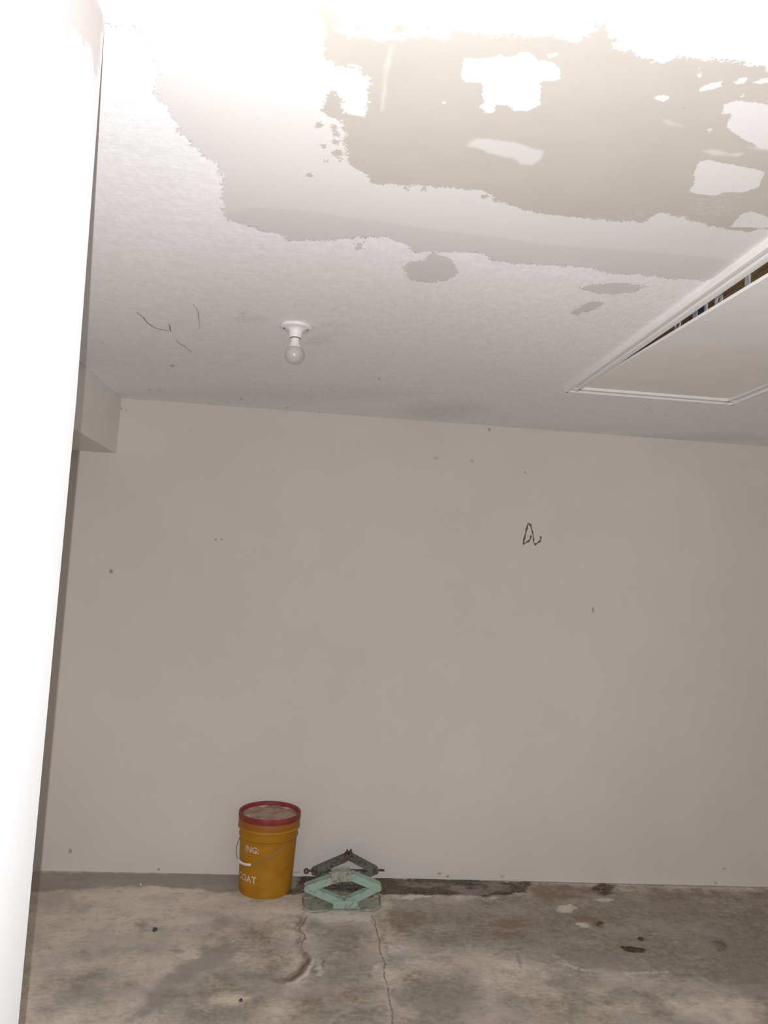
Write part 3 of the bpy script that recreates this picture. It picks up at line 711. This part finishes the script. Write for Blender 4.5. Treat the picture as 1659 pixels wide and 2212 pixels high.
# printed lettering wrapped round the side
def wrap_text(txt, size, end_ang, z0, name):
    cu = bpy.data.curves.new(name, 'FONT'); cu.body = txt; cu.size = size; cu.offset = size*.022; cu.resolution_u = 4; cu.space_character = 1.02
    to = bpy.data.objects.new(name+'_tmp', cu); COL.objects.link(to)
    bpy.context.view_layer.update()
    me = bpy.data.meshes.new_from_object(to.evaluated_get(bpy.context.evaluated_depsgraph_get()))
    bpy.data.objects.remove(to); bpy.data.curves.remove(cu)
    bm = bmesh.new(); bm.from_mesh(me); bpy.data.meshes.remove(me)
    bmesh.ops.triangulate(bm, faces=bm.faces[:])
    bmesh.ops.subdivide_edges(bm, edges=[e for e in bm.edges if e.calc_length() > .010], cuts=2)
    xm = max(q.co.x for q in bm.verts)
    for q in bm.verts:
        z = z0+q.co.y; rr = r_(z)+.0007
        an = end_ang+(q.co.x-xm)/rr
        q.co = Vector((rr*math.cos(an), rr*math.sin(an), z))
    o = from_bm(name, bm, M_PRINT, bk); return o
wrap_text('ING:', .040, view-math.radians(17), zt-.164, 'printed_text')['label'] = 'white letters ING: curving round the side'
wrap_text('COAT', .044, view-math.radians(19), .072, 'printed_text')['label'] = 'white letters COAT near the base'

# ================================================================== SCISSOR JACKS
M_MINT = worn('mint_green_paint', (.33, .455, .37), (.28, .29, .25), .44, 45)
M_MINT2 = worn('dull_green_paint', (.36, .385, .32), (.28, .25, .205), .47, 30)
M_GREYA = worn('dark_grey_green_paint', (.145, .155, .14), (.085, .070, .062), .48, 60)
M_RUST = worn('rusty_steel', (.15, .095, .065), (.06, .045, .038), .48, 90, .8, .2)
M_SAD = worn('worn_saddle_paint', (.34, .345, .30), (.20, .14, .10), .45, 60)
def arm(name, a, b, hw, dep, mat, parent, O, yf, yb, flange=1):
    """U-channel arm from a to b in the x-z plane: two rounded side plates, an outer web"""
    a, b = Vector(a), Vector(b); d = (b-a); L = d.length; d.normalize(); nn = Vector((-d.y, d.x))
    if nn.y < 0: nn = -nn
    bm = bmesh.new()
    out = []
    sgn = 1 if (d.x*nn.y-d.y*nn.x) > 0 else -1
    for c_, st in ((b, -1), (a, 1)):
        for i in range(9):
            th = (-math.pi/2+math.pi*i/8)
            q = c_+hw*((d if st < 0 else -d)*math.cos(th)+(nn if st < 0 else -nn)*math.sin(th))
            out.append((q.x, q.y))
    th_ = .0035
    prism(bm, out, 'y', yf, yf+th_); prism(bm, out, 'y', yb-th_, yb)
    w0 = a+nn*hw*flange; w1 = b+nn*hw*flange; i0 = w0-nn*flange*th_; i1 = w1-nn*flange*th_
    prism(bm, [(w0.x, w0.y), (w1.x, w1.y), (i1.x, i1.y), (i0.x, i0.y)], 'y', yf+th_*.5, yb-th_*.5)
    return from_bm(name, bm, mat, parent, loc=None)
def gear(bm, cx, cz, r, y0, y1, n=12):
    pr = []
    for i in range(n):
        for k_, rr in ((0, r), (.3, r), (.5, r*.72), (.8, r*.72)):
            an = 2*math.pi*(i+k_)/n; pr.append((cx+rr*math.cos(an), cz+rr*math.sin(an)))
    prism(bm, pr, 'y', y0, y1)

# ---- front jack (mint)
YF = 3.655
o0 = at_y(742, 1960, YF); JO = Vector((o0.x, YF, 0))
jk = empty('scissor_jack', JO); prop(jk, 'mint green scissor jack on the floor in front, right of the bucket', 'jack')
def J(px, py, yy=YF-.018):
    p = at_y(px, py, yy); return (p.x-JO.x, p.z-JO.z)
yf, yb = -.020, .020
a1 = J(664, 1920); b1 = J(734, 1950); c1 = J(817, 1918); d1 = J(752, 1950); e1 = J(729, 1897); g1 = J(762, 1895)
arm('arm', a1, b1, .0165, 0, M_MINT, jk, JO, yf, yb, -1)
arm('arm', c1, d1, .0165, 0, M_MINT, jk, JO, yf, yb, -1)
arm('arm', a1, e1, .0165, 0, M_MINT, jk, JO, yf-.005, yb+.005, 1)
arm('arm', c1, g1, .0165, 0, M_MINT, jk, JO, yf-.005, yb+.005, 1)
# pivot bracket: upright flared plate pair standing on the base
bm = bmesh.new()
tr = [J(719, 1945), J(768, 1943), J(777, 1966), J(719, 1966)]
zb = .004
tr[2] = (tr[2][0], zb); tr[3] = (tr[3][0], zb)
prism(bm, tr, 'y', yf-.010, yf-.006); prism(bm, tr, 'y', yb+.006, yb+.010)
from_bm('base_bracket', bm, M_MINT, jk, bevel=.001)
# base plate: two wide wings with turned-up rims
bm = bmesh.new()
def fpt(px, py, z=.003): p = at_z(px, py, z); return (p.x-JO.x, p.y-JO.y)
wing = [fpt(654,1941), fpt(684,1941), fpt(740,1949), fpt(795,1944), fpt(820,1937), fpt(822,1958), fpt(806,1968), fpt(776,1967), fpt(745,1967), fpt(712,1967), fpt(672,1971), fpt(656,1964)]
prism(bm, wing, 'z', 0, .004)
from_bm('base_plate', bm, M_MINT2, jk, bevel=.0012)
bm = bmesh.new()
rim = [(*fpt(x, y), 0) for x, y in ((654,1941),(656,1964),(672,1971),(712,1967))]
tube(bm, [(x, y, .006) for x, y, _ in rim], .0045, 8)
from_bm('base_rim', bm, M_MINT2, jk, smooth=True)
bm = bmesh.new()
tube(bm, [(*fpt(x, y), .006) for x, y in ((776,1967),(806,1968),(822,1958),(820,1937))], .0045, 8)
from_bm('base_rim', bm, M_MINT2, jk, smooth=True)
bm = bmesh.new(); gear(bm, b1[0], b1[1]+.004, .021, -.014, -.004); from_bm('gear', bm, M_MINT2, jk)
bm = bmesh.new(); gear(bm, d1[0], d1[1]+.004, .021, -.012, .004); from_bm('gear', bm, M_MINT2, jk)
# saddle on top
bm = bmesh.new()
s0 = J(716, 1885); s1 = J(757, 1884); s2 = J(760, 1902); s3 = J(716, 1904)
prism(bm, [s0, J(726, 1880), J(737, 1882), J(754, 1880), s1, s2, s3], 'y', yf-.011, yf-.007)
prism(bm, [s0, J(726, 1880), J(737, 1882), J(754, 1880), s1, s2, s3], 'y', yb+.007, yb+.011)
prism(bm, [s0, s1, (s1[0], s1[1]-.005), (s0[0], s0[1]-.005)], 'y', yf-.008, yb+.008)
o = from_bm('saddle', bm, M_SAD, jk, bevel=.0008); o['label'] = 'worn grey saddle at the top'
bm = bmesh.new(); gear(bm, e1[0]+.006, e1[1]-.004, .017, -.012, .004); from_bm('gear', bm, M_RUST, jk)
# screw and its ends
bm = bmesh.new()
xl = J(645, 1918); 
n = 60; pts = [(xl[0]+(c1[0]+.012-xl[0])*i/n, 0, a1[1]+(c1[1]-a1[1])*i/n) for i in range(n+1)]
tube(bm, pts, [.0068 if i % 2 else .0056 for i in range(n+1)], 10)
from_bm('screw_rod', bm, M_RUST, jk)
for c_ in (a1, c1):
    bm = bmesh.new(); cyl(bm, (c_[0], yf-.009, c_[1]), (c_[0], yb+.009, c_[1]), .0085, 18); from_bm('trunnion', bm, M_MINT, jk, autos=.6)
bm = bmesh.new(); lathe(bm, [(0, -.012), (.010, -.012), (.0135, -.006), (.0135, .006), (.010, .012), (0, .012)], 12)
for q in bm.verts: q.co = Vector((q.co.z*1.1+xl[0], q.co.x, q.co.y+a1[1]))
o = from_bm('screw_eye', bm, M_RUST, jk, autos=.6); o['label'] = 'rusty lug at the left end of the screw'
for c_ in (b1, d1, e1, g1):
    bm = bmesh.new(); cyl(bm, (c_[0], yf-.009, c_[1]), (c_[0], yb+.009, c_[1]), .005, 14); from_bm('pivot_pin', bm, M_MINT2, jk, autos=.6)

# ---- rear jack (dark grey), raised higher
YR = 3.875
o0 = at_y(750, 1920, YR); KO = Vector((o0.x, YR, 0))
kk = empty('scissor_jack', KO); prop(kk, 'dark grey scissor jack raised higher, behind the mint green one', 'jack')
def K(px, py, yy=YR-.016):
    p = at_y(px, py, yy); return (p.x-KO.x, p.z-KO.z)
yf, yb = -.017, .017
A, B, T0, T1 = K(679, 1884), K(811, 1882), K(746, 1855), K(759, 1854)
zl = .022
Bt0, Bt1 = (K(738, 1900)[0], zl), (K(752, 1900)[0], zl)
arm('arm', A, T0, .0155, 0, M_GREYA, kk, KO, yf-.004, yb+.004, 1)
arm('arm', B, T1, .0155, 0, M_GREYA, kk, KO, yf-.004, yb+.004, 1)
arm('arm', A, Bt0, .0155, 0, M_GREYA, kk, KO, yf, yb, -1)
arm('arm', B, Bt1, .0155, 0, M_GREYA, kk, KO, yf, yb, -1)
bm = bmesh.new(); box(bm, -.075, .075, -.045, .045, 0, .004); box(bm, -.03, .03, -.026, -.022, .003, .036); box(bm, -.03, .03, .022, .026, .003, .036)
from_bm('base_plate', bm, M_GREYA, kk, bevel=.0008)
tp = K(753, 1846)
bm = bmesh.new()
hx = tp[0]
prism(bm, [(hx-.024, tp[1]-.028), (hx+.024, tp[1]-.028), (hx+.026, tp[1]-.008), (hx+.018, tp[1]+.004), (hx-.014, tp[1]+.002), (hx-.022, tp[1]-.010)], 'y', yf-.008, yf-.004)
prism(bm, [(hx-.024, tp[1]-.028), (hx+.024, tp[1]-.028), (hx+.026, tp[1]-.008), (hx+.018, tp[1]+.004), (hx-.014, tp[1]+.002), (hx-.022, tp[1]-.010)], 'y', yb+.004, yb+.008)
box(bm, hx-.016, hx+.020, yf-.006, yb+.006, tp[1]-.008, tp[1]-.002)
box(bm, hx-.010, hx-.001, yf-.006, yb+.006, tp[1]-.003, tp[1]+.012); box(bm, hx+.007, hx+.017, yf-.006, yb+.006, tp[1]-.003, tp[1]+.014)
o = from_bm('saddle', bm, M_RUST, kk, bevel=.0008); o['label'] = 'dark rusty head with two lugs'
bm = bmesh.new(); gear(bm, T0[0], T0[1], .016, -.010, 0); from_bm('gear', bm, M_RUST, kk)
bm = bmesh.new(); gear(bm, T1[0], T1[1], .016, -.010, 0); from_bm('gear', bm, M_RUST, kk)
xl, xr = K(664, 1887), K(831, 1884)
n = 60; bm = bmesh.new()
tube(bm, [(xl[0]+(xr[0]-xl[0])*i/n, 0, A[1]+(B[1]-A[1])*i/n) for i in range(n+1)], [.0062 if i % 2 else .005 for i in range(n+1)], 10)
from_bm('screw_rod', bm, M_RUST, kk)
# eye at the crank end
bm = bmesh.new(); n = 22
for i in range(n):
    pass
R1_, R2_ = .0145, .0055
rings = [[bm.verts.new((xl[0]-.006+(R1_-R2_+R2_*math.cos(2*math.pi*j/10))*math.cos(2*math.pi*i/n), R2_*1.5*math.sin(2*math.pi*j/10), A[1]-.002+(R1_-R2_+R2_*math.cos(2*math.pi*j/10))*math.sin(2*math.pi*i/n))) for j in range(10)] for i in range(n)]
for i in range(n):
    for j in range(10): bm.faces.new((rings[i][j], rings[(i+1) % n][j], rings[(i+1) % n][(j+1) % 10], rings[i][(j+1) % 10]))
o = from_bm('screw_eye', bm, M_RUST, kk, smooth=True); o['label'] = 'ring-shaped crank eye at the left end of the screw'
for c_ in (A, B):
    bm = bmesh.new(); cyl(bm, (c_[0], yf-.011, c_[1]), (c_[0], yb+.011, c_[1]), .0125, 18); from_bm('trunnion', bm, M_RUST, kk, autos=.6)
for c_ in (T0, T1, Bt0, Bt1):
    bm = bmesh.new(); cyl(bm, (c_[0], yf-.010, c_[1]), (c_[0], yb+.010, c_[1]), .0055, 14); from_bm('pivot_pin', bm, M_GREYA, kk, autos=.6)

# ================================================================== SMALL DEBRIS
M_STONE = plain('dark_stone', (.085, .075, .075), .85, .2, .3, 80)
M_SCRAP = plain('dark_scrap', (.085, .072, .055), .9, .15, .35, 60)
M_CHIP = plain('white_chip', (.88, .84, .80), .4, .5, .05, 60)
def lump(name, px, py, sx, sy, sz, mat, seed, label, cat, rz=0.0, group=None):
    p = at_z(px, py, sz*.5)
    bm = bmesh.new(); bmesh.ops.create_icosphere(bm, subdivisions=3, radius=1)
    for q in bm.verts:
        k = 1+.45*mnoise.noise(q.co*1.4+Vector((seed*7.3, 1.7*seed, 0)))
        c_ = q.co*k; q.co = Vector((c_.x*sx, c_.y*sy, max(c_.z*sz, -sz*.62)))
    zmin = min(q.co.z for q in bm.verts)
    for q in bm.verts: q.co.z -= zmin
    o = from_bm(name, bm, mat, autos=.7); o.location = (p.x, p.y, 0); o.rotation_euler = (0, 0, rz)
    prop(o, label, cat, group); return o
lump('pebble', 335, 2008, .010, .011, .008, M_STONE, 1, 'small dark pebble on the bare floor left of the bucket', 'pebble')
lump('pebble', 1384, 2028, .013, .012, .006, M_STONE, 2, 'small black crumb just behind the flat dark scrap', 'pebble')
lump('pebble', 520, 2161, .007, .006, .005, M_STONE, 3, 'tiny brown pebble on the pale floor patch nearest the camera', 'pebble')
lump('scrap', 1367, 2051, .050, .024, .0045, M_SCRAP, 4, 'flat dark scrap lying on the floor at right', 'scrap', -.15)
lump('paint_chip', 304, 1911, .004, .013, .004, M_CHIP, 5, 'tiny white chip on the floor near the back wall, left of the bucket', 'chip', .5)
